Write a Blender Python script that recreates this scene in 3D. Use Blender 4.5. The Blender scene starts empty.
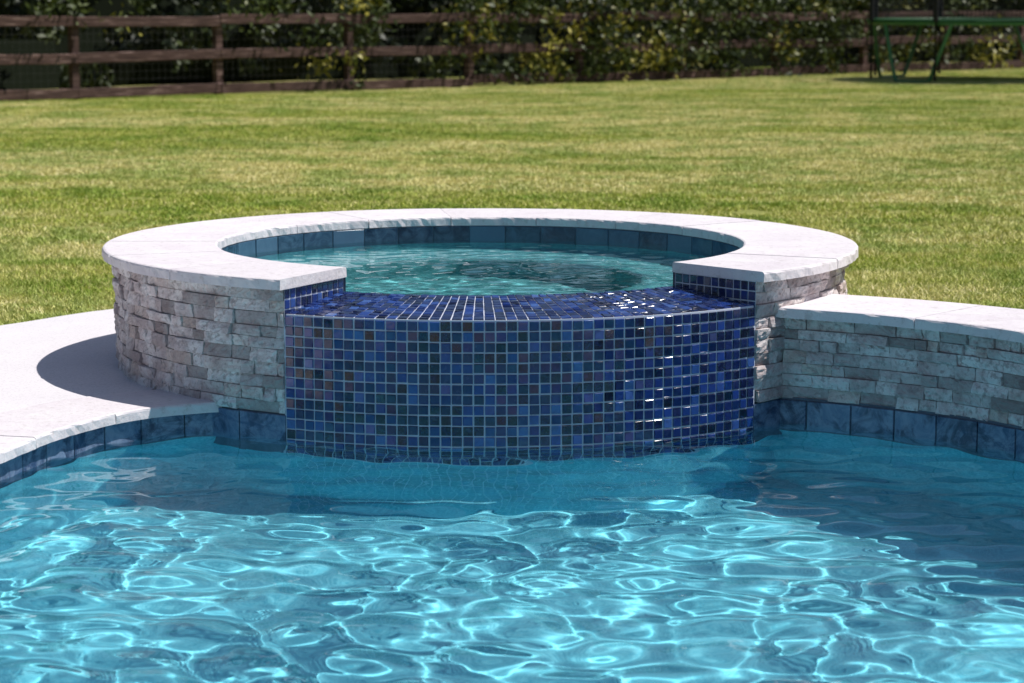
import bpy, math, random
import numpy as np
from mathutils import Vector
from mathutils.geometry import tessellate_polygon
random.seed(3); rng=np.random.default_rng(5)
scn=bpy.context.scene
scn.view_settings.view_transform='Standard'; scn.view_settings.look='None'
scn.view_settings.exposure=0; scn.view_settings.gamma=1
MNEE=True

# ---------------------------------------------------------------- helpers
def link(o,parent=None):
    scn.collection.objects.link(o)
    if parent: o.parent=parent
    return o
def empty(name,loc=(0,0,0)):
    e=bpy.data.objects.new(name,None); e.location=(0,0,0); e.empty_display_size=.2
    return link(e)
def mesh(name,V,F,mat,parent=None,smooth=False,attrs=None):
    me=bpy.data.meshes.new(name)
    V=np.asarray(V,dtype=np.float32)
    if isinstance(F,np.ndarray):
        n,k=F.shape
        me.vertices.add(len(V)); me.vertices.foreach_set('co',V.ravel())
        me.loops.add(n*k); me.loops.foreach_set('vertex_index',F.astype(np.int32).ravel())
        me.polygons.add(n); me.polygons.foreach_set('loop_start',np.arange(0,n*k,k,dtype=np.int32))
        me.polygons.foreach_set('loop_total',np.full(n,k,dtype=np.int32))
    else:
        me.from_pydata([tuple(map(float,v)) for v in V],[],F)
    me.polygons.foreach_set('use_smooth',[smooth]*len(me.polygons))
    if attrs is not None:
        for k,a in attrs.items():
            at=me.attributes.new(k,'FLOAT','POINT'); at.data.foreach_set('value',np.asarray(a,dtype=np.float32))
    me.update(calc_edges=True); me.validate()
    me.materials.append(mat)
    o=bpy.data.objects.new(name,me)
    return link(o,parent)

class M:
    def __init__(s,name,rough=.6,spec=.5):
        s.m=bpy.data.materials.new(name); s.m.use_nodes=True; s.nt=s.m.node_tree
        s.b=s.nt.nodes['Principled BSDF']; s.b.inputs['Roughness'].default_value=rough
        s.b.inputs['Specular IOR Level'].default_value=spec
        s.pos=s.n('ShaderNodeNewGeometry').outputs['Position']
    def n(s,t,**k):
        x=s.nt.nodes.new(t)
        for a,b in k.items(): setattr(x,a,b)
        return x
    def l(s,a,b): s.nt.links.new(a,b)
    def noise(s,scale,detail=4,rough=.55,vec=None,dist=0):
        x=s.n('ShaderNodeTexNoise'); x.inputs['Scale'].default_value=scale
        x.inputs['Detail'].default_value=detail; x.inputs['Roughness'].default_value=rough
        x.inputs['Distortion'].default_value=dist
        s.l(vec if vec else s.pos,x.inputs['Vector']); return x.outputs['Fac']
    def attr(s,name):
        x=s.n('ShaderNodeAttribute',attribute_name=name); return x.outputs['Fac']
    def ramp(s,fac,stops):
        r=s.n('ShaderNodeValToRGB'); s.l(fac,r.inputs[0])
        e=r.color_ramp.elements
        while len(e)<len(stops): e.new(.5)
        for i,(p,c) in enumerate(stops):
            e[i].position=p; e[i].color=tuple(c)+(1,) if len(c)==3 else c
        return r.outputs[0]
    def mix(s,f,a,b,mode='MIX'):
        x=s.n('ShaderNodeMix',data_type='RGBA',blend_type=mode)
        for i,v in ((0,f),(6,a),(7,b)):
            if hasattr(v,'is_output'): s.l(v,x.inputs[i])
            else: x.inputs[i].default_value= v if i==0 else tuple(v)+(1,)
        return x.outputs[2]
    def math(s,op,a,b=0):
        x=s.n('ShaderNodeMath',operation=op)
        for i,v in ((0,a),(1,b)):
            if hasattr(v,'is_output'): s.l(v,x.inputs[i])
            else: x.inputs[i].default_value=v
        return x.outputs[0]
    def col(s,c):
        if hasattr(c,'is_output'): s.l(c,s.b.inputs['Base Color'])
        else: s.b.inputs['Base Color'].default_value=tuple(c)+(1,)
    def rough(s,v): s.l(v,s.b.inputs['Roughness'])
    def bump(s,h,strength=.5,dist=.01):
        x=s.n('ShaderNodeBump'); x.inputs['Strength'].default_value=strength; x.inputs['Distance'].default_value=dist
        s.l(h,x.inputs['Height']); s.l(x.outputs[0],s.b.inputs['Normal'])

def g(v): return (v,v,v)
# ---------------------------------------------------------------- materials
m=M('split_face_stone',.85,.3)
c=m.ramp(m.attr('rnd'),[(0,(.38,.34,.34)),(.16,(.58,.54,.55)),(.5,(.76,.72,.73)),(.8,(.86,.83,.84)),(.9,(.68,.60,.56)),(1,(.90,.87,.88))])
c=m.mix(m.ramp(m.noise(9,5,.65),[(.42,g(0)),(.58,g(1))]),m.mix(1,c,(.78,.70,.70),'MULTIPLY'),c)
c=m.mix(m.ramp(m.noise(50,4,.6),[(.36,g(.65)),(.48,g(0))]),c,(.34,.29,.29))
m.col(c); m.bump(m.noise(55,6,.7),.8,.012); STONE=m.m
m=M('mortar',.9,.2); m.col(m.mix(m.noise(20,2),(.22,.20,.19),(.32,.30,.29))); MORTAR=m.m
m=M('limestone_coping',.62,.35)
c=m.ramp(m.attr('rnd'),[(0,(.74,.71,.73)),(1,(.82,.79,.81))])
c=m.mix(m.ramp(m.noise(5,6,.65,dist=.6),[(.35,g(0)),(.7,g(1))]),m.mix(1,c,(.88,.84,.88),'MULTIPLY'),c)
c=m.mix(m.ramp(m.noise(40,5,.68),[(.34,g(.6)),(.46,g(0))]),c,(.50,.46,.46))
m.col(c); m.bump(m.noise(45,6,.65),.5,.007); COPING=m.m
m=M('deck_concrete',.75,.3)
c=m.mix(m.noise(3,5,.6),(.64,.61,.65),(.77,.74,.77)); c=m.mix(m.ramp(m.noise(130,3,.6),[(.34,g(.5)),(.5,g(0))]),c,(.46,.44,.45))
m.col(c); m.bump(m.noise(160,3),.25,.003); DECK=m.m
m=M('joint_grout',.9,.2); m.col(m.mix(m.noise(60,2),(.36,.34,.34),(.48,.45,.45))); JOINT=m.m
m=M('tile_grout',.7,.3); m.col(m.mix(m.noise(12,3),(.48,.52,.66),(.66,.70,.80))); GROUT=m.m
m=M('dark_grout',.7,.3); m.col((.12,.15,.20)); DGROUT=m.m
m=M('blue_glass_mosaic',.12,.6)
c=m.ramp(m.attr('rnd'),[(0,(.003,.004,.018)),(.22,(.004,.009,.050)),(.65,(.007,.021,.125)),(.9,(.012,.045,.24)),(1,(.05,.12,.36))])
c=m.mix(m.ramp(m.noise(70,2),[(.45,g(0)),(.7,g(.45))]),c,(.02,.035,.14))
m.col(c); m.b.inputs['Coat Weight'].default_value=.35; m.b.inputs['Coat Roughness'].default_value=.04
m.rough(m.ramp(m.noise(40,2),[(.3,g(.08)),(.7,g(.30))])); m.bump(m.noise(60,2),.25,.002); MOSAIC=m.m
m=M('blue_slate_tile',.28,.5)
c=m.ramp(m.attr('rnd'),[(0,(.025,.05,.12)),(.5,(.06,.11,.22)),(1,(.13,.20,.33))])
c=m.mix(m.ramp(m.noise(14,5,.7,dist=1.6),[(.38,g(0)),(.62,g(.85))]),c,(.24,.31,.44))
c=m.mix(m.ramp(m.noise(9,4,.7,dist=1.0),[(.36,g(.85)),(.52,g(0))]),c,(.018,.03,.08))
m.col(c); m.bump(m.noise(40,4),.3,.004); SLATE=m.m
m=M('spa_wall_tile',.15,.5)
c=m.ramp(m.attr('rnd'),[(0,(.008,.022,.055)),(.6,(.018,.05,.10)),(1,(.07,.14,.23))])
c=m.mix(m.ramp(m.noise(14,5,.7,dist=1.4),[(.4,g(0)),(.66,g(.7))]),c,(.08,.16,.25))
m.col(c); SPATILE=m.m
m=M('pool_plaster',.7,.3)
c=m.mix(m.ramp(m.noise(90,2,.6),[(.35,g(0)),(.65,g(1))]),(.10,.48,.62),(.23,.68,.80))
m.col(c); PLASTER=m.m
m=M('spa_plaster',.7,.3)
c=m.mix(m.ramp(m.noise(60,3,.6),[(.35,g(0)),(.65,g(1))]),(.06,.34,.40),(.20,.60,.64))
m.col(c); SPLASTER=m.m
def water(name,tint):
    mm=bpy.data.materials.new(name); mm.use_nodes=True; nt=mm.node_tree; nt.nodes.clear()
    o=nt.nodes.new('ShaderNodeOutputMaterial'); gl=nt.nodes.new('ShaderNodeBsdfGlass')
    gl.inputs['IOR'].default_value=1.33; gl.inputs['Roughness'].default_value=0; gl.inputs['Color'].default_value=tint+(1,)
    nt.links.new(gl.outputs[0],o.inputs[0]); return mm
WATER=water('pool_water',(.94,.995,1.0))
m=M('lawn_soil',.95,.1)
c=m.ramp(m.noise(.35,3,.6),[(.35,(.19,.24,.04)),(.65,(.40,.38,.14))]); c=m.mix(m.noise(30,3,.7),m.mix(1,c,(.55,.55,.5),'MULTIPLY'),c)
m.col(c); SOIL=m.m
m=M('grass_blade',.6,.2)
gr=m.ramp(m.attr('rnd'),[(0,(.20,.28,.03)),(.5,(.42,.48,.07)),(.8,(.62,.60,.17)),(1,(.80,.70,.34))])
dry=m.ramp(m.attr('rnd'),[(0,(.44,.42,.12)),(.5,(.78,.70,.28)),(1,(.90,.80,.48))])
sc=m.n('ShaderNodeMapping'); m.l(m.pos,sc.inputs[0]); sc.inputs['Scale'].default_value=(.4,1.0,1)
f=m.ramp(m.noise(.36,4,.7,vec=sc.outputs[0]),[(.43,g(.0)),(.55,g(1))])
c=m.mix(f,gr,dry); c=m.mix(m.ramp(m.noise(1.3,4,.78),[(.43,g(.8)),(.53,g(0))]),c,m.mix(1,c,(.46,.66,.34),'MULTIPLY'))
m.col(c); GRASS=m.m
def leafmat(name,stops):
    m=M(name,.5,.35); r=m.ramp(m.attr('rnd'),stops); m.col(r); return m.m
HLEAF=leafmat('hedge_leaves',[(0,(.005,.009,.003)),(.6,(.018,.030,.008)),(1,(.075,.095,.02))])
VLEAF=leafmat('vine_leaves',[(0,(.015,.028,.006)),(.6,(.075,.10,.016)),(1,(.36,.31,.05))])
TLEAF=leafmat('tree_leaves',[(0,(.012,.02,.008)),(.6,(.03,.05,.015)),(1,(.07,.10,.025))])
m=M('bark',.9,.2); m.col(m.mix(m.noise(12,3),(.07,.055,.04),(.15,.12,.09))); BARK=m.m
m=M('painted_hedge_shade',.95,.1); m.col((.006,.009,.004)); HSHADE=m.m  # near-black colour carries the shade of the hedge interior
m=M('weathered_wood',.8,.2)
mp=m.n('ShaderNodeMapping'); m.l(m.pos,mp.inputs[0]); mp.inputs['Scale'].default_value=(1,1,14)
c=m.ramp(m.noise(3,4,.65,vec=mp.outputs[0]),[(.34,(.04,.024,.02)),(.56,(.12,.07,.06)),(.70,(.38,.26,.235))])
c=m.mix(m.math('MULTIPLY',m.attr('rnd'),.8),c,(.055,.032,.028)); m.col(c); WOOD=m.m
m=M('galvanised_wire',.5,.5); m.col((.08,.08,.08)); WIRE=m.m
m=M('green_pad',.5,.4); m.col((.015,.08,.025)); GREEN=m.m
m=M('green_tube',.4,.5); m.col((.05,.17,.07)); GTUBE=m.m
m=M('black_mat',.7,.3); m.col((.012,.012,.014)); BLACK=m.m

# ---------------------------------------------------------------- layout
C=np.array([-.112,8.66]); RW=1.31; RIN=.945; ROUT=1.35
A0=math.radians(-27.6); A1=math.radians(43.6)
ZC=.52; ZG=.05; ZF=-.82
ctrl=[(-.62,7.76),(-.90,7.71),(-1.2,7.54),(-1.39,7.2),(-1.50,6.8),(-1.63,6.3),(-2.1,5.4),(-2.7,4.2),(-2.7,2.6),(-1.8,1.3),(-.2,.8),(1.5,1.0),(2.6,2.2),(2.9,3.8),(2.5,5.2),(2.0,6.35),(1.58,7.22),(1.235,7.60),(.887,7.82),(.72,7.90)]
def catmull(P,n=24):
    P=[np.array(p,float) for p in P]; P=[2*P[0]-P[1]]+P+[2*P[-1]-P[-2]]; out=[]
    for i in range(1,len(P)-2):
        for k in range(n):
            t=k/n; a,b,c_,d=P[i-1:i+3]
            out.append(.5*((2*b)+(-a+c_)*t+(2*a-5*b+4*c_-d)*t*t+(-a+3*b-3*c_+d)*t**3))
    out.append(P[-2]); return np.array(out)
PP=catmull(ctrl); seg=np.linalg.norm(np.diff(PP,axis=0),axis=1); PU=np.concatenate([[0],np.cumsum(seg)]); LT=PU[-1]
def path(u,w=0.):
    u=min(max(u,0),LT-1e-4)
    x=np.interp(u,PU,PP[:,0]); y=np.interp(u,PU,PP[:,1])
    e=.06; a=max(u-e,0); b=min(u+e,LT)
    tx=np.interp(b,PU,PP[:,0])-np.interp(a,PU,PP[:,0]); ty=np.interp(b,PU,PP[:,1])-np.interp(a,PU,PP[:,1])
    L=math.hypot(tx,ty); return (x-ty/L*w, y+tx/L*w)
def upath(pt): return PU[np.argmin(np.linalg.norm(PP-np.array(pt),axis=1))]
def circ(a,r): return (C[0]+r*math.sin(a), C[1]-r*math.cos(a))
def rr(p): return math.hypot(p[0]-C[0],p[1]-C[1])
UL=next(u for u in np.arange(0,2,.005) if rr(path(u))>RW-.02)
UR=next(u for u in np.arange(LT,LT-2,-.005) if rr(path(u))>RW-.02)
UWALL=upath((2.5,5.2))
def ang(p): return math.atan2(p[0]-C[0],-(p[1]-C[1]))
AL=ang(path(UL)); AR=ang(path(UR))

def Scirc(R,sign=1): return lambda u,v,w:(*circ(u/R,R+sign*w),v)
def Spath(off=0): return lambda u,v,w:(*path(u,off+w),v)
def tiles(name,S,u0,u1,nu,v0,v1,nv,gap,th,mat,parent,bev=.0015,tilt=.0006):
    V=[];F=[];R=[]
    du=(u1-u0)/nu; dv=(v1-v0)/nv
    for j in range(nv):
        for i in range(nu):
            a=u0+i*du+gap/2; b=u0+(i+1)*du-gap/2; c_=v0+j*dv+gap/2; d=v0+(j+1)*dv-gap/2
            ja,jb=random.gauss(0,gap*.09),random.gauss(0,gap*.09); a+=ja;b+=ja;c_+=jb;d+=jb
            k=len(V); tu,tv=random.gauss(0,tilt),random.gauss(0,tilt); t=[th-tu-tv,th+tu-tv,th+tu+tv,th-tu+tv]
            for (x,y) in ((a,c_),(b,c_),(b,d),(a,d)): V.append(S(x,y,-.001))
            for (x,y) in ((a,c_),(b,c_),(b,d),(a,d)): V.append(S(x,y,th-bev))
            for q,(x,y) in enumerate(((a+bev,c_+bev),(b-bev,c_+bev),(b-bev,d-bev),(a+bev,d-bev))): V.append(S(x,y,t[q]))
            for lo in (k,k+4):
                for q in range(4): F.append((lo+q,lo+(q+1)%4,lo+4+(q+1)%4,lo+4+q))
            F.append((k+8,k+9,k+10,k+11)); r=random.random(); R+= [r]*12
    return mesh(name,V,np.array(F),mat,parent,attrs={'rnd':R})
def sheet(name,S,us,vs,mat,parent,w=0,smooth=True):
    V=[S(u,v,w) for v in vs for u in us]; n=len(us)
    F=[(j*n+i,j*n+i+1,(j+1)*n+i+1,(j+1)*n+i) for j in range(len(vs)-1) for i in range(n-1)]
    return mesh(name,V,np.array(F),mat,parent,smooth)
def stones(name,S,u0,u1,v0,v1,parent,rows=9):
    V=[];F=[];R=[]
    hs=np.array([random.uniform(.85,1.15) for _ in range(rows)]); hs=hs/hs.sum()*(v1-v0)
    v=v0
    for h in hs:
        u=u0-random.uniform(0,.1)
        while u<u1:
            L=random.choice([.05,.07,.09,.11,.15])*random.uniform(.85,1.15)
            a=max(u,u0); b=min(u+L,u1); u+=L
            if b-a<.015: continue
            c_,d=v,v+h
            gp=.0010; a2,b2,c2,d2=a+gp,b-gp,c_+gp,d-gp
            nx=max(3,int((b-a)/.013)); ny=4; k=len(V); base=random.uniform(.007,.021); r=random.random()
            tu=random.gauss(0,.0035); tv=random.gauss(0,.003)
            W=np.array([[base+tu*(2*i/nx-1)+tv*(2*j/ny-1)+random.gauss(0,.0018) for i in range(nx+1)] for j in range(ny+1)])
            for j in range(ny+1):
                for i in range(nx+1):
                    ed=(i in (0,nx))or(j in (0,ny))
                    V.append(S(a2+(b2-a2)*i/nx,c2+(d2-c2)*j/ny,max(.004,W[j,i]-(.003 if ed else 0)))); R.append(r)
            for j in range(ny):
                for i in range(nx):
                    q=k+j*(nx+1)+i; F.append((q,q+1,q+nx+2,q+nx+1))
            ring=[k+i for i in range(nx+1)]+[k+j*(nx+1)+nx for j in range(1,ny+1)]+[k+ny*(nx+1)+i for i in range(nx-1,-1,-1)]+[k+j*(nx+1) for j in range(ny-1,0,-1)]
            uv=[(a2+(b2-a2)*i/nx,c2) for i in range(nx+1)]+[(b2,c2+(d2-c2)*j/ny) for j in range(1,ny+1)]+[(a2+(b2-a2)*i/nx,d2) for i in range(nx-1,-1,-1)]+[(a2,c2+(d2-c2)*j/ny) for j in range(ny-1,0,-1)]
            kk=len(V)
            for (x,y) in uv: V.append(S(x,y,-.004)); R.append(r)
            n=len(ring)
            for q in range(n): F.append((kk+q,kk+(q+1)%n,ring[(q+1)%n],ring[q]))
        v+=h
    return mesh(name,V,np.array(F),STONE,parent,attrs={'rnd':R})
def coping(name,S,u0,u1,w_in,w_out,z0,z1,piece,parent,mat=None,gap=.0025,step=.03):
    r=.008
    s=1 if w_out>w_in else -1
    prof=[(w_in,z0),(w_in,z1-r),(w_in+s*r*.3,z1-r*.3),(w_in+s*r,z1)]
    for k in range(1,8): prof.append((w_in+(w_out-w_in)*k/8,z1))
    prof+=[(w_out-s*r,z1),(w_out-s*r*.3,z1-r*.3),(w_out,z1-r),(w_out,z0)]
    V=[];F=[];R=[]; n=max(1,round((u1-u0)/piece)); du=(u1-u0)/n
    for p in range(n):
        a=u0+p*du+gap/2; b=u0+(p+1)*du-gap/2; ns=max(2,int((b-a)/step)); k=len(V); rnd=random.random(); m_=len(prof)
        dz=random.uniform(-.0008,.0008)
        for i in range(ns+1):
            u=a+(b-a)*i/ns
            for (w,z) in prof:
                e=random.gauss(0,.0014) if w in (w_in,w_out) else 0
                V.append(S(u,z+dz,w+e)); R.append(rnd)
        for i in range(ns):
            for j in range(m_):
                jj=(j+1)%m_; F.append((k+i*m_+j,k+(i+1)*m_+j,k+(i+1)*m_+jj,k+i*m_+jj))
        F.append(tuple(k+j for j in range(m_))); F.append(tuple(k+ns*m_+j for j in range(m_-1,-1,-1)))
    return mesh(name,V,F,mat or COPING,parent,attrs={'rnd':R})
caus=[]
# ---------------------------------------------------------------- spa
spa=empty('spa')
stones('stone_veneer',Scirc(1.293),A1*1.293+.002,(2*math.pi+A0)*1.293-.002,.086,ZC-.036,spa,10)
angs=np.linspace(A1,2*math.pi+A0,160)
sheet('mortar_wall',Scirc(1.0),angs,[-.2,.2,ZC-.036],MORTAR,spa,w=.290)
caus.append(sheet('front_footing',Scirc(1.0),np.linspace(AL-.1,AR+.1,80),[ZF,-.6,-.19],PLASTER,spa,w=.295))
coping('coping',Scirc(1.0),A1-.012,2*math.pi+A0+.012,-.055,.35,ZC-.034,ZC,.36,spa,step=.02)
def Sflat(z): return lambda u,v,w:(*circ(u,v),z+w)
sheet('coping_bed',Sflat(ZC-.005),np.linspace(A1-.004,2*math.pi+A0+.004,160),[.952,1.344],JOINT,spa)
wa=np.linspace(A0-.004,A1+.004,60)
sheet('weir_grout_face',Scirc(1.0),wa,[-.2,.1,.405],GROUT,spa,w=.300)
RS0,RS1,Z0,Z1=1.300,.955,.405,.437
SL=math.hypot(RS0-RS1,Z1-Z0)
def Sslope(u,v,w):
    t=v/SL; r=RS0-t*(RS0-RS1); return (*circ(u/1.3,r),Z0+t*(Z1-Z0)+w)
sheet('weir_grout_top',Sslope,wa*1.3,[0,SL],GROUT,spa)
NU=47
tiles('weir_mosaic_face',Scirc(1.300),A0*1.3,A1*1.3,NU,-.19,.402,18,.0048,.004,MOSAIC,spa,tilt=.0008)
tiles('weir_mosaic_top',Sslope,A0*1.3,A1*1.3,NU,.001,SL,10,.0040,.004,MOSAIC,spa,tilt=.0008)
def Srad(a,sgn): 
    return lambda u,v,w:(circ(a,u)[0]+sgn*w*math.cos(a),circ(a,u)[1]+sgn*w*math.sin(a),v)
for a,sg in ((A0,1),(A1,-1)):
    sheet('pier_grout',Srad(a,sg),[.95,1.305],[.36,ZC-.034],GROUT,spa,w=.001)
    tiles('pier_mosaic',Srad(a,sg),.955,1.305,11,.387,ZC-.036,3,.0045,.004,MOSAIC,spa)
full=np.linspace(0,2*math.pi,145)
prof=[(.952,.44),(.952,.16),(.94,.12),(.90,.11),(.62,.10),(.585,.08),(.57,.04),(.57,-.32),(.53,-.37),(.3,-.38),(.001,-.38)]
V=[(*circ(a,r),z) for r,z in prof for a in full]; n=len(full)
F=[(j*n+i,j*n+i+1,(j+1)*n+i+1,(j+1)*n+i) for j in range(len(prof)-1) for i in range(n-1)]
caus.append(mesh('spa_shell',V,np.array(F),SPLASTER,spa,True))
sheet('inner_grout',Scirc(1.0,-1),np.linspace(A1-.01,2*math.pi+A0+.01,150),[.30,ZC-.034],DGROUT,spa,w=.0505)
tiles('inner_wall_tile',Scirc(.95,-1),(A1)*.95,(2*math.pi+A0)*.95,33,.335,ZC-.036,1,.004,.004,SPATILE,spa)
def disc(name,c,nrm,r,mat,parent,th=.01):
    c=Vector(c); nrm=Vector(nrm).normalized(); q=nrm.to_track_quat('Z','Y'); N=24; V=[];F=[]
    for (rad,z) in ((r,0),(r,th),(r*.8,th*1.3),(r*.3,th*.6)):
        for i in range(N):
            V.append(c+q@Vector((rad*math.cos(2*math.pi*i/N),rad*math.sin(2*math.pi*i/N),z)))
    for j in range(3):
        for i in range(N): F.append((j*N+i,j*N+(i+1)%N,(j+1)*N+(i+1)%N,(j+1)*N+i))
    F.append(tuple(3*N+i for i in range(N))); return mesh(name,[tuple(v) for v in V],F,mat,parent,True)
mw=M('white_fitting',.4); mw.col((.7,.7,.7)); FIT=mw.m
for k,a in enumerate(np.radians([75,120,165,210,255,300])):
    disc('jet_fitting_%d'%k,(*circ(a,.948),.23),(-math.sin(a),math.cos(a),0),.035,FIT,spa)

# ---------------------------------------------------------------- water
waves=[]
for i in range(130):
    lam=.05*(1.1/.05)**rng.random(); th=rng.uniform(0,2*math.pi); k=2*math.pi/lam
    waves.append((k*math.cos(th),k*math.sin(th),rng.uniform(0,6.28),lam))
def wave_h(x,y,curv,lam0=.24,wid=.5):
    wx=x+.04*np.sin(2.3*y+1)+.03*np.sin(5.1*x-3*y); wy=y+.04*np.sin(2.9*x+2)+.03*np.sin(4.3*y+2*x)
    h=np.zeros_like(x); tot=0
    for kx,ky,ph,lam in waves:
        w=math.exp(-((math.log(lam/lam0))/wid)**2); tot+=w*w/2
        if w>.01: h+=w*np.sin(kx*wx+ky*wy*1.15+ph)/(kx*kx+ky*ky)
    return h*curv/math.sqrt(tot)
def inpoly(x,y,poly):
    r=np.zeros(x.shape,bool); n=len(poly); j=n-1
    for i in range(n):
        xi,yi=poly[i]; xj,yj=poly[j]
        if yi!=yj: r^=((yi>y)!=(yj>y))&(x<(xj-xi)*(y-yi)/(yj-yi)+xi)
        j=i
    return r
def watergrid(name,x0,x1,y0,y1,st,z,mask,hf,mat,parent=None):
    xs=np.arange(x0,x1,st); ys=np.arange(y0,y1,st); X,Y=np.meshgrid(xs,ys); Z=z+hf(X,Y)
    V=np.stack([X.ravel(),Y.ravel(),Z.ravel()],1); ny,nx=X.shape
    I=np.arange(ny*nx).reshape(ny,nx); F=np.stack([I[:-1,:-1],I[:-1,1:],I[1:,1:],I[1:,:-1]],-1).reshape(-1,4)
    cx=V[F].mean(1); k=mask(cx[:,0],cx[:,1]); F=F[k]
    used=np.unique(F); remap=np.zeros(len(V),int); remap[used]=np.arange(len(used))
    return mesh(name,V[used],remap[F],mat,parent,True)
us=np.arange(UL,UR,.06)
poolpoly=[path(u,-.015) for u in us]+[circ(a,1.29) for a in np.linspace(AR,AL,40)]
pw=watergrid('pool_water',-3.1,3.3,.5,8.3,.010,0,lambda x,y:inpoly(x,y,poolpoly),
   lambda x,y:(wave_h(x,y,2.4,.22,.38)+wave_h(x+4,y+7,1.3,.09,.3))*(1-.25*np.clip((y-6.8)/1.0,0,1)),WATER)
sw=watergrid('spa_water',-1.2,1.0,7.6,9.7,.009,.431,lambda x,y:np.hypot(x-C[0],y-C[1])<.953,lambda x,y:wave_h(x+9,y,1.4,.11,.4),WATER)
# ---------------------------------------------------------------- pool shell
pool=empty('swimming_pool')
usf=np.append(np.arange(UL-.1,UR+.1,.05),UR+.1)
caus.append(sheet('pool_wall',Spath(),usf,[ZF,-.6,.06],PLASTER,pool,w=-.008))
hole=[path(u,-.02) for u in us]+[circ(a,1.28) for a in np.linspace(AR,AL,40)]
tri=tessellate_polygon([[Vector((x,y,0)) for x,y in hole]])
V=[(x,y,ZF) for x,y in hole]
caus.append(mesh('pool_floor',V,[tuple(t) for t in tri],PLASTER,pool))
sheet('waterline_grout',Spath(),usf,[-.10,.09],DGROUT,pool,w=-.006)
ntl=int((UR-UL+.1)/.155)
tiles('waterline_tile',Spath(-.004),UL-.05,UR+.05,ntl,-.075,.083,1,.005,.006,SLATE,pool)
for k,(a,b) in enumerate(((AL-.05,A0),(A1,AR+.05))):
    nn=max(1,round((b-a)*1.3/.155))
    sheet('spa_waterline_grout',Scirc(1.30),[a*1.3,(a+b)*.65,b*1.3],[-.2,.085],DGROUT,pool,w=-.004)
    tiles('spa_waterline_tile',Scirc(1.30),a*1.3,b*1.3,nn,-.075,.083,1,.004,.006,SLATE,pool)
deck=empty('pool_deck')
coping('edge_coping',Spath(),UL-.06,UWALL,.03,-.30,.066,.10,.45,deck)
sheet('coping_bed',lambda u,v,w:(*path(u,v),.095),np.arange(UL-.05,UWALL,.06),[-.306,.022],JOINT,deck)
inner=[path(u,-.306) for u in np.arange(UL-.05,UWALL,.08) if rr(path(u,-.306))>1.24]
outer=[(4.6,5.4),(5.5,1),(4,-4),(-4,-4),(-7,1),(-7,7.0),(-4.2,8.1),(-3.1,8.55),(-2.5,8.95),(-2.03,9.5),(-1.67,10.0),(-1.1,10.35),(-.4,10.45),circ(math.pi*.98,1.24)]
arc=[circ(a,1.24) for a in np.linspace(-math.pi*.98+0,ang(inner[0]),30)][1:-1]
oc=catmull(outer[:-1][5:],6); outer2=outer[:5]+[tuple(p) for p in oc]+[circ(math.pi,1.24)]
poly=inner+outer2+arc
tri=tessellate_polygon([[Vector((x,y,0)) for x,y in poly]])
mesh('deck_slab',[(x,y,.097) for x,y in poly],[tuple(t) for t in tri],DECK,deck)
n=len(poly); V=[(x,y,.097) for x,y in poly]+[(x,y,0) for x,y in poly]
mesh('deck_side',V,[(i,(i+1)%n,n+(i+1)%n,n+i) for i in range(n)],DECK,deck)
rw=empty('raised_stone_wall')
stones('stone_veneer',Spath(-.018),UWALL,UR+.03,.086,.354,rw,7)
us2=np.append(np.arange(UWALL,UR+.1,.06),UR+.12)
sheet('wall_face',Spath(),us2,[.0,.355],MORTAR,rw,w=-.020)
sheet('wall_back',Spath(),us2,[-.05,.2,.355],STONE,rw,w=-.36)
sheet('wall_end',lambda u,v,w:(*path(UWALL,u),v),[-.36,-.02],[0,.355],STONE,rw)
coping('wall_coping',Spath(),UWALL-.03,UR+.035,.035,-.395,.356,.39,.5,rw)
sheet('coping_bed',lambda u,v,w:(*path(u,v),.385),np.arange(UWALL,UR+.02,.06),[-.388,.028],JOINT,rw)

# ---------------------------------------------------------------- lawn
hl=[path(u,-.14) for u in np.arange(UL,UR,.1) if rr(path(u,-.14))>1.25]
hl+= [circ(a,1.2) for a in np.linspace(ang(hl[-1]),2*math.pi+ang(hl[0]),40)]
outerg=[(-400,-300),(400,-300),(400,500),(-400,500)]
tri=tessellate_polygon([[Vector((x,y,0)) for x,y in outerg],[Vector((x,y,0)) for x,y in hl]])
mesh('ground',[(x,y,ZG) for x,y in outerg+hl],[tuple(t) for t in tri],SOIL)
FA=np.array([-6.6,30.5]); FB=np.array([9.6,45.0]); FD=(FB-FA)/np.linalg.norm(FB-FA); FN=np.array([-FD[1],FD[0]])
def behind(x,y,off=0): return (x-FA[0])*FN[0]+(y-FA[1])*FN[1]>off
def blades(N,x,y,z,rg,hmin=.008,hmax=.028,wmin=.0015,wmax=.0035):
    th=rg.uniform(0,2*math.pi,N); w=rg.uniform(wmin,wmax,N); h=rg.uniform(hmin,hmax,N)
    lean=rg.normal(0,1.1,N)*h; la=rg.uniform(0,2*math.pi,N)
    P=np.zeros((N,3,3)); P[:,0]=np.stack([x-w*np.cos(th),y-w*np.sin(th),z+0*x],1); P[:,1]=np.stack([x+w*np.cos(th),y+w*np.sin(th),z+0*x],1)
    P[:,2]=np.stack([x+lean*np.cos(la),y+lean*np.sin(la),z+h],1)
    return P.reshape(-1,3),np.arange(N*3).reshape(-1,3),np.repeat(rg.random(N),3)
NB=430000
x=rng.uniform(-5,5,NB); y=rng.uniform(7.6,13,NB)
bad=inpoly(x,y,[tuple(p) for p in poly])|(np.hypot(x-C[0],y-C[1])<1.33)
wallpoly=[path(u,.1) for u in us2]+[path(u,-.375) for u in us2[::-1]]
bad|=inpoly(x,y,wallpoly)|inpoly(x,y,poolpoly)|inpoly(x,y,[tuple(p) for p in inner+[path(u,-.1) for u in np.arange(UWALL,UL,-.1)]])
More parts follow.
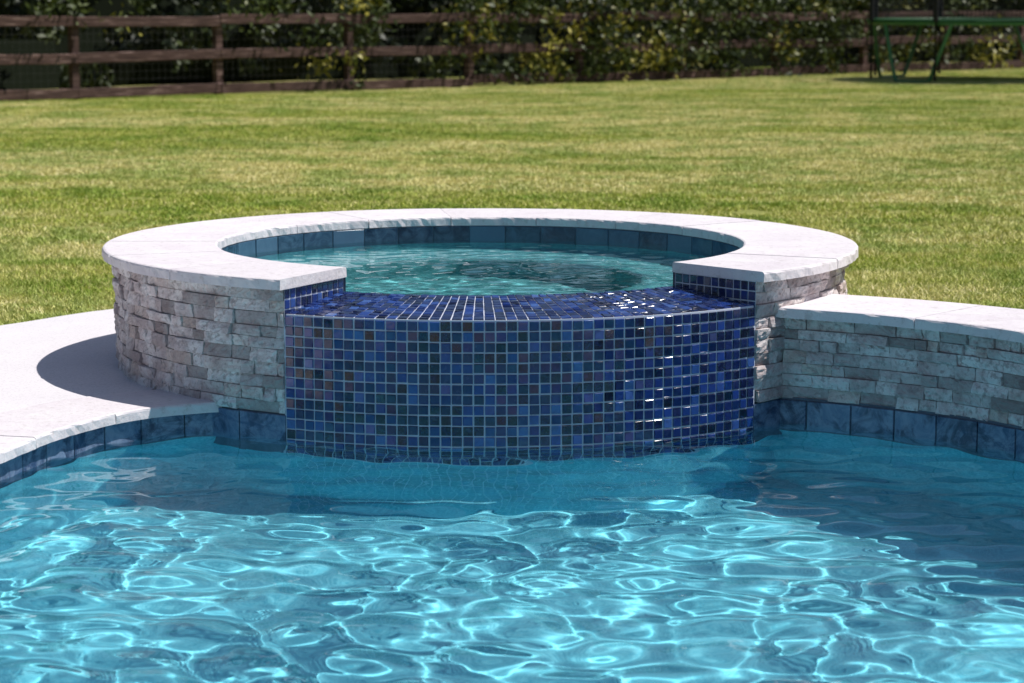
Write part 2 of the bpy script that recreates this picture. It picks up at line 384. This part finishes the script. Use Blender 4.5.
bad|=(np.abs(x)>.24*y+.7)
x=x[~bad];y=y[~bad]
lawn=empty('lawn')
P,F,R=blades(len(x),x,y,ZG,rng); mesh('grass_edge',P,F,GRASS,lawn,attrs={'rnd':R})
NB=5000; x=rng.uniform(-.56,.56,NB); y=rng.uniform(-.56,.56,NB)
P,F,R=blades(NB,x,y,0,rng,.008,.028,.003,.006)
V=[];FF=[]
for yy in range(13,46):
    lim=.25*yy+1.5
    for xx in range(int(-lim)-1,int(lim)+2):
        cx,cy=xx,yy+.5
        if behind(cx,cy,-.2): continue
        a=random.uniform(0,6.28); k=len(V)
        for q in range(4):
            an=a+math.pi/4+q*math.pi/2; V.append((cx+.3*math.cos(an),cy+.3*math.sin(an),ZG))
        FF.append((k,k+1,k+2,k+3))
fld=mesh('grass_field',V,FF,SOIL,lawn); fld.instance_type='FACES'; fld.show_instancer_for_render=False; fld.show_instancer_for_viewport=False
patch=mesh('grass_patch',P,F,GRASS,fld,attrs={'rnd':R})

# ---------------------------------------------------------------- fence
fence=empty('wooden_fence')
FL=np.linalg.norm(FB-FA)
def box(name,c,dx,dy,dz,mat,parent,rot=0,bev=.01,tiltz=0):
    V=[];ca,sa=math.cos(rot),math.sin(rot); hx,hy,hz=dx/2,dy/2,dz/2
    def add(x,y,z): V.append((c[0]+x*ca-y*sa,c[1]+x*sa+y*ca,c[2]+z+tiltz*x))
    b=min(bev,hx*.4,hy*.4,hz*.4)
    for z,i in ((-hz,b),(-hz+b,0),(hz-b,0),(hz,b)):
        for sx,sy in ((-1,-1),(1,-1),(1,1),(-1,1)): add(sx*(hx-i),sy*(hy-i),z)
    F=[(0,3,2,1),(12,13,14,15)]+[(k*4+q,k*4+(q+1)%4,k*4+4+(q+1)%4,k*4+4+q) for k in range(3) for q in range(4)]
    return mesh(name,V,F,mat,parent,attrs={'rnd':[random.random()]*len(V)})
rot=math.atan2(FD[1],FD[0]); sp=2.25
for i in range(-6,16):
    p=FA+FD*(1.25+sp*i)
    box('post',(p[0],p[1],ZG+.53),.10,.10,1.06+random.uniform(-.03,.03),WOOD,fence,rot)
    q=p+FD*sp/2-FN*.08
    for z in (.09,.55,1.01):
        box('rail',(q[0],q[1]+random.uniform(-.01,.01),ZG+z+random.uniform(-.02,.02)),sp*1.0-.006,.035,.13,WOOD,fence,rot,tiltz=random.uniform(-.012,.012))
Vw=[];Fw=[]
def strip(p,q,w,V,F,nrm):
    k=len(V)
    d=np.array(q)-np.array(p); s=np.cross(d,nrm); s=s/np.linalg.norm(s)*w
    for a in (np.array(p)-s,np.array(q)-s,np.array(q)+s,np.array(p)+s): V.append(tuple(a))
    F.append((k,k+1,k+2,k+3))
n3=np.array([FN[0],FN[1],0])
for t in np.arange(-8,FL+8,.1):
    p=FA+FD*t+FN*.07; strip((p[0],p[1],ZG),(p[0],p[1],ZG+1.0),.001,Vw,Fw,n3)
for z in np.arange(.05,1.0,.1):
    a=FA+FD*-8+FN*.07; b=FA+FD*(FL+8)+FN*.07; strip((a[0],a[1],ZG+z),(b[0],b[1],ZG+z),.001,Vw,Fw,n3)
mesh('wire_mesh',Vw,Fw,WIRE,fence)

# ---------------------------------------------------------------- foliage
def leaves(name,P,size,mat,parent=None,rnd=None):
    N=len(P); s=size*rng.uniform(.6,1.3,N)[:,None]
    a=rng.normal(size=(N,3)); a/=np.linalg.norm(a,axis=1)[:,None]
    b=rng.normal(size=(N,3)); b-= (b*a).sum(1)[:,None]*a; b/=np.linalg.norm(b,axis=1)[:,None]
    V=np.stack([P-a*s,P-b*s*.45,P+a*s,P+b*s*.45],1).reshape(-1,3)
    r=rng.random(N) if rnd is None else rnd
    return mesh(name,V,np.arange(N*4).reshape(-1,4),mat,parent,attrs={'rnd':np.repeat(r,4)})
def along(t,off,z): 
    return np.stack([FA[0]+FD[0]*t+FN[0]*off,FA[1]+FD[1]*t+FN[1]*off,z],1)
pts=[]; rn=[]
for i in range(440):
    t=rng.uniform(-9,FL+9); off=.50+2.6*rng.random()**1.3; z=rng.uniform(.05,3.0); rad=rng.uniform(.18,.5); n=int(170*rad/.4)
    if off<1.2 and z<1.2 and rng.random()<.3: continue
    c0=along(np.array([t]),off,np.array([z]))[0]
    d=rng.normal(size=(n,3)); d/=np.linalg.norm(d,axis=1)[:,None]; d*=rad*rng.uniform(.3,1,n)[:,None]**.5; d[:,2]*=.75
    pts.append(c0+d); rn.append(np.clip(rng.random()**1.5*.65+rng.random(n)*.4,0,1))
P=np.concatenate(pts); R=np.concatenate(rn); k=P[:,2]>ZG
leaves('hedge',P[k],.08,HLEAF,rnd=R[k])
pts=[]; rn=[]
for (t0,t1,n) in ((7.4,11,80),(11,14,72),(14,17,54),(17,21,46),(3,7.4,18),(-6,3,8)):
    for i in range(n):
        t=rng.uniform(t0,t1); z=rng.uniform(.1,1.6); c0=along(np.array([t]),rng.uniform(-.36,.35),np.array([z]))[0]; rad=rng.uniform(.10,.34)
        m_=int(230*rad); pts.append(c0+rng.normal(size=(m_,3))*rad*np.array([.6,.6,.5])); rn.append(np.clip(rng.random()**2*.8+rng.random(m_)*.35,0,1))
P=np.concatenate(pts); R=np.concatenate(rn); k=P[:,2]>ZG+.02
leaves('climbing_vine',P[k],.055,VLEAF,rnd=R[k])
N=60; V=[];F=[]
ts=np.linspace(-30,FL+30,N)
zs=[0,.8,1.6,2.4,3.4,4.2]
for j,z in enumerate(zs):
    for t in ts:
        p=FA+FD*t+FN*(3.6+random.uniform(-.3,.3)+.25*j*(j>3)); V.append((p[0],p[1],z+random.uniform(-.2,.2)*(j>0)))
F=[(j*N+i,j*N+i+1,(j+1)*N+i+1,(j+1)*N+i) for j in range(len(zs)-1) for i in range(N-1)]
mesh('hedge_shade_backdrop',V,F,HSHADE)  # dark backdrop sheet: painted shade behind the leaf gaps, also closes the horizon
tr=empty('tree_row'); V=[];F=[]
def limb(a,b,r0,r1,n=8):
    a=Vector(a);b=Vector(b); q=(b-a).to_track_quat('Z','Y'); k=len(V)
    for p,r in ((a,r0),((a+b)/2+Vector((random.uniform(-.05,.05),random.uniform(-.05,.05),0)),(r0+r1)/2),(b,r1)):
        for i in range(n): V.append(tuple(p+q@Vector((r*math.cos(2*math.pi*i/n),r*math.sin(2*math.pi*i/n),0))))
    for s in range(2):
        for i in range(n): F.append((k+s*n+i,k+s*n+(i+1)%n,k+(s+1)*n+(i+1)%n,k+(s+1)*n+i))
pts=[];rn=[]
for t in np.arange(-26,FL+26,3.0):
    tt=t+random.uniform(-.8,.8); off=random.uniform(4.6,7); b=along(np.array([tt]),off,np.array([0.]))[0]; H=random.uniform(9,13)
    top=b+np.array([random.uniform(-.5,.5),random.uniform(-.5,.5),H*.8]); limb(b,top,.22,.06)
    for q in range(16):
        f=random.uniform(.2,.95); p=b+(top-b)*f; an=random.uniform(0,6.28); L=random.uniform(1.2,3.0)*(1.15-f*.6)
        e=p+np.array([math.cos(an)*L,math.sin(an)*L,random.uniform(.1,.9)]); limb(p,e,.06,.015,5)
        for s in range(2):
            c0=p+(e-p)*random.uniform(.5,1.1)+rng.normal(size=3)*.25; rad=random.uniform(.5,1.1); n=int(40*rad)
            d=rng.normal(size=(n,3))*rad*.5; pts.append(c0+d); rn.append(np.clip(rng.random()*.6+rng.random(n)*.4,0,1))
mesh('trunks_and_limbs',V,F,BARK,tr,True)
leaves('leaf_clumps',np.concatenate(pts),.24,TLEAF,tr,rnd=np.concatenate(rn))

# ---------------------------------------------------------------- trampoline
tp=empty('trampoline'); TC=Vector((7.45,38.3,ZG)); TR=1.8; TH=.92
def tube(name,pts,r,mat,parent,n=8,closed=False):
    V=[];F=[]; P=[Vector(p) for p in pts]; m_=len(P)
    for i,p in enumerate(P):
        if closed: t=P[(i+1)%m_]-P[i-1]
        else: t=P[min(i+1,m_-1)]-P[max(i-1,0)]
        q=t.to_track_quat('Z','Y')
        for k in range(n): V.append(tuple(p+q@Vector((r*math.cos(2*math.pi*k/n),r*math.sin(2*math.pi*k/n),0))))
    for i in range(m_ if closed else m_-1):
        for k in range(n):
            j=(i+1)%m_; F.append((i*n+k,i*n+(k+1)%n,j*n+(k+1)%n,j*n+k))
    return mesh(name,V,F,mat,parent,True)
def tc(a,r,z): return (TC.x+r*math.cos(a),TC.y+r*math.sin(a),TC.z+z)
tube('frame_ring',[tc(a,TR,TH) for a in np.linspace(0,2*math.pi,48,endpoint=False)],.03,GTUBE,tp,closed=True)
V=[];F=[];N=48
for r,z in ((1.86,TH+.03),(1.86,TH+.05),(1.70,TH+.06),(1.55,TH+.05),(1.55,TH+.03)):
    for a in np.linspace(0,2*math.pi,N,endpoint=False): V.append(tc(a,r,z))
F=[(j*N+i,j*N+(i+1)%N,((j+1)%5)*N+(i+1)%N,((j+1)%5)*N+i) for j in range(5) for i in range(N)]
mesh('edge_pad',V,F,GREEN,tp,True)
V=[tc(a,1.56,TH+.02) for a in np.linspace(0,2*math.pi,N,endpoint=False)]+[tc(0,0,TH-.04)]
mesh('jump_mat',V,[(i,(i+1)%N,N) for i in range(N)],BLACK,tp)
for k in range(4):
    a=k*math.pi/2+.75; d=.36
    tube('leg_%d'%k,[tc(a-d,TR,TH),tc(a-d*.7,TR+.02,.4),tc(a-d*.5,TR+.03,.06),tc(a-d*.42,TR+.03,.02),tc(a+d*.42,TR+.03,.02),tc(a+d*.5,TR+.03,.06),tc(a+d*.7,TR+.02,.4),tc(a+d,TR,TH)],.030,GTUBE,tp)
for k in range(8):
    a=k*math.pi/4+.2
    tube('net_pole_%d'%k,[tc(a,TR+.06,.05),tc(a,TR+.07,1.2),tc(a,TR+.05,2.3),tc(a,TR-.1,2.6)],.026,BLACK,tp)
    tube('pole_foam_%d'%k,[tc(a,TR+.07,.95),tc(a,TR+.06,2.2)],.045,BLACK,tp)
tube('net_top_ring',[tc(a,TR-.1,2.6) for a in np.linspace(0,2*math.pi,48,endpoint=False)],.012,BLACK,tp,closed=True)
Vn=[];Fn=[]
for i in range(150):
    a=2*math.pi*i/150; p=np.array(tc(a,1.6,TH+.03)); q=np.array(tc(a,TR-.12,2.58)); nr=np.array([math.cos(a),math.sin(a),0.]); strip(p,q,.004,Vn,Fn,nr)
for z in np.arange(TH+.1,2.6,.09):
    for i in range(48):
        a=2*math.pi*i/48; b=2*math.pi*(i+1)/48; r=1.6+(z-TH)/(2.6-TH)*.08
        strip(np.array(tc(a,r,z)),np.array(tc(b,r,z)),.004,Vn,Fn,np.array([math.cos(a),math.sin(a),0.]))
mesh('enclosure_net',Vn,Fn,BLACK,tp)

# ---------------------------------------------------------------- light
sv=Vector((-.24,-.025,-.42)).normalized()
sl=bpy.data.lights.new('sun','SUN'); sl.energy=5.0; sl.angle=math.radians(.5); sl.color=(1,.96,.90)
so=bpy.data.objects.new('sun',sl); so.rotation_euler=sv.to_track_quat('-Z','Y').to_euler(); link(so)
el=math.asin(-sv.z); az=math.atan2(-sv.x,-sv.y)
w=bpy.data.worlds.new('World'); scn.world=w; w.use_nodes=True; nt=w.node_tree
sky=nt.nodes.new('ShaderNodeTexSky'); sky.sky_type='NISHITA'; sky.sun_disc=False; sky.sun_elevation=el; sky.sun_rotation=az
bg=nt.nodes['Background']; bg.inputs['Strength'].default_value=.075; nt.links.new(sky.outputs[0],bg.inputs[0])
if MNEE:
    sl.cycles.is_caustics_light=True
    pw.cycles.is_caustics_caster=True; sw.cycles.is_caustics_caster=True
    for o in caus: o.cycles.is_caustics_receiver=True
# ---------------------------------------------------------------- camera
cd=bpy.data.cameras.new('camera'); cd.sensor_width=36; cd.lens=84.6; cd.clip_end=1500; cd.clip_start=.1
cd.dof.use_dof=True; cd.dof.focus_distance=7.7; cd.dof.aperture_fstop=5.6
co=bpy.data.objects.new('camera',cd); co.location=(0,0,1.40); co.rotation_euler=(math.radians(90-8.2),0,0); link(co); scn.camera=co
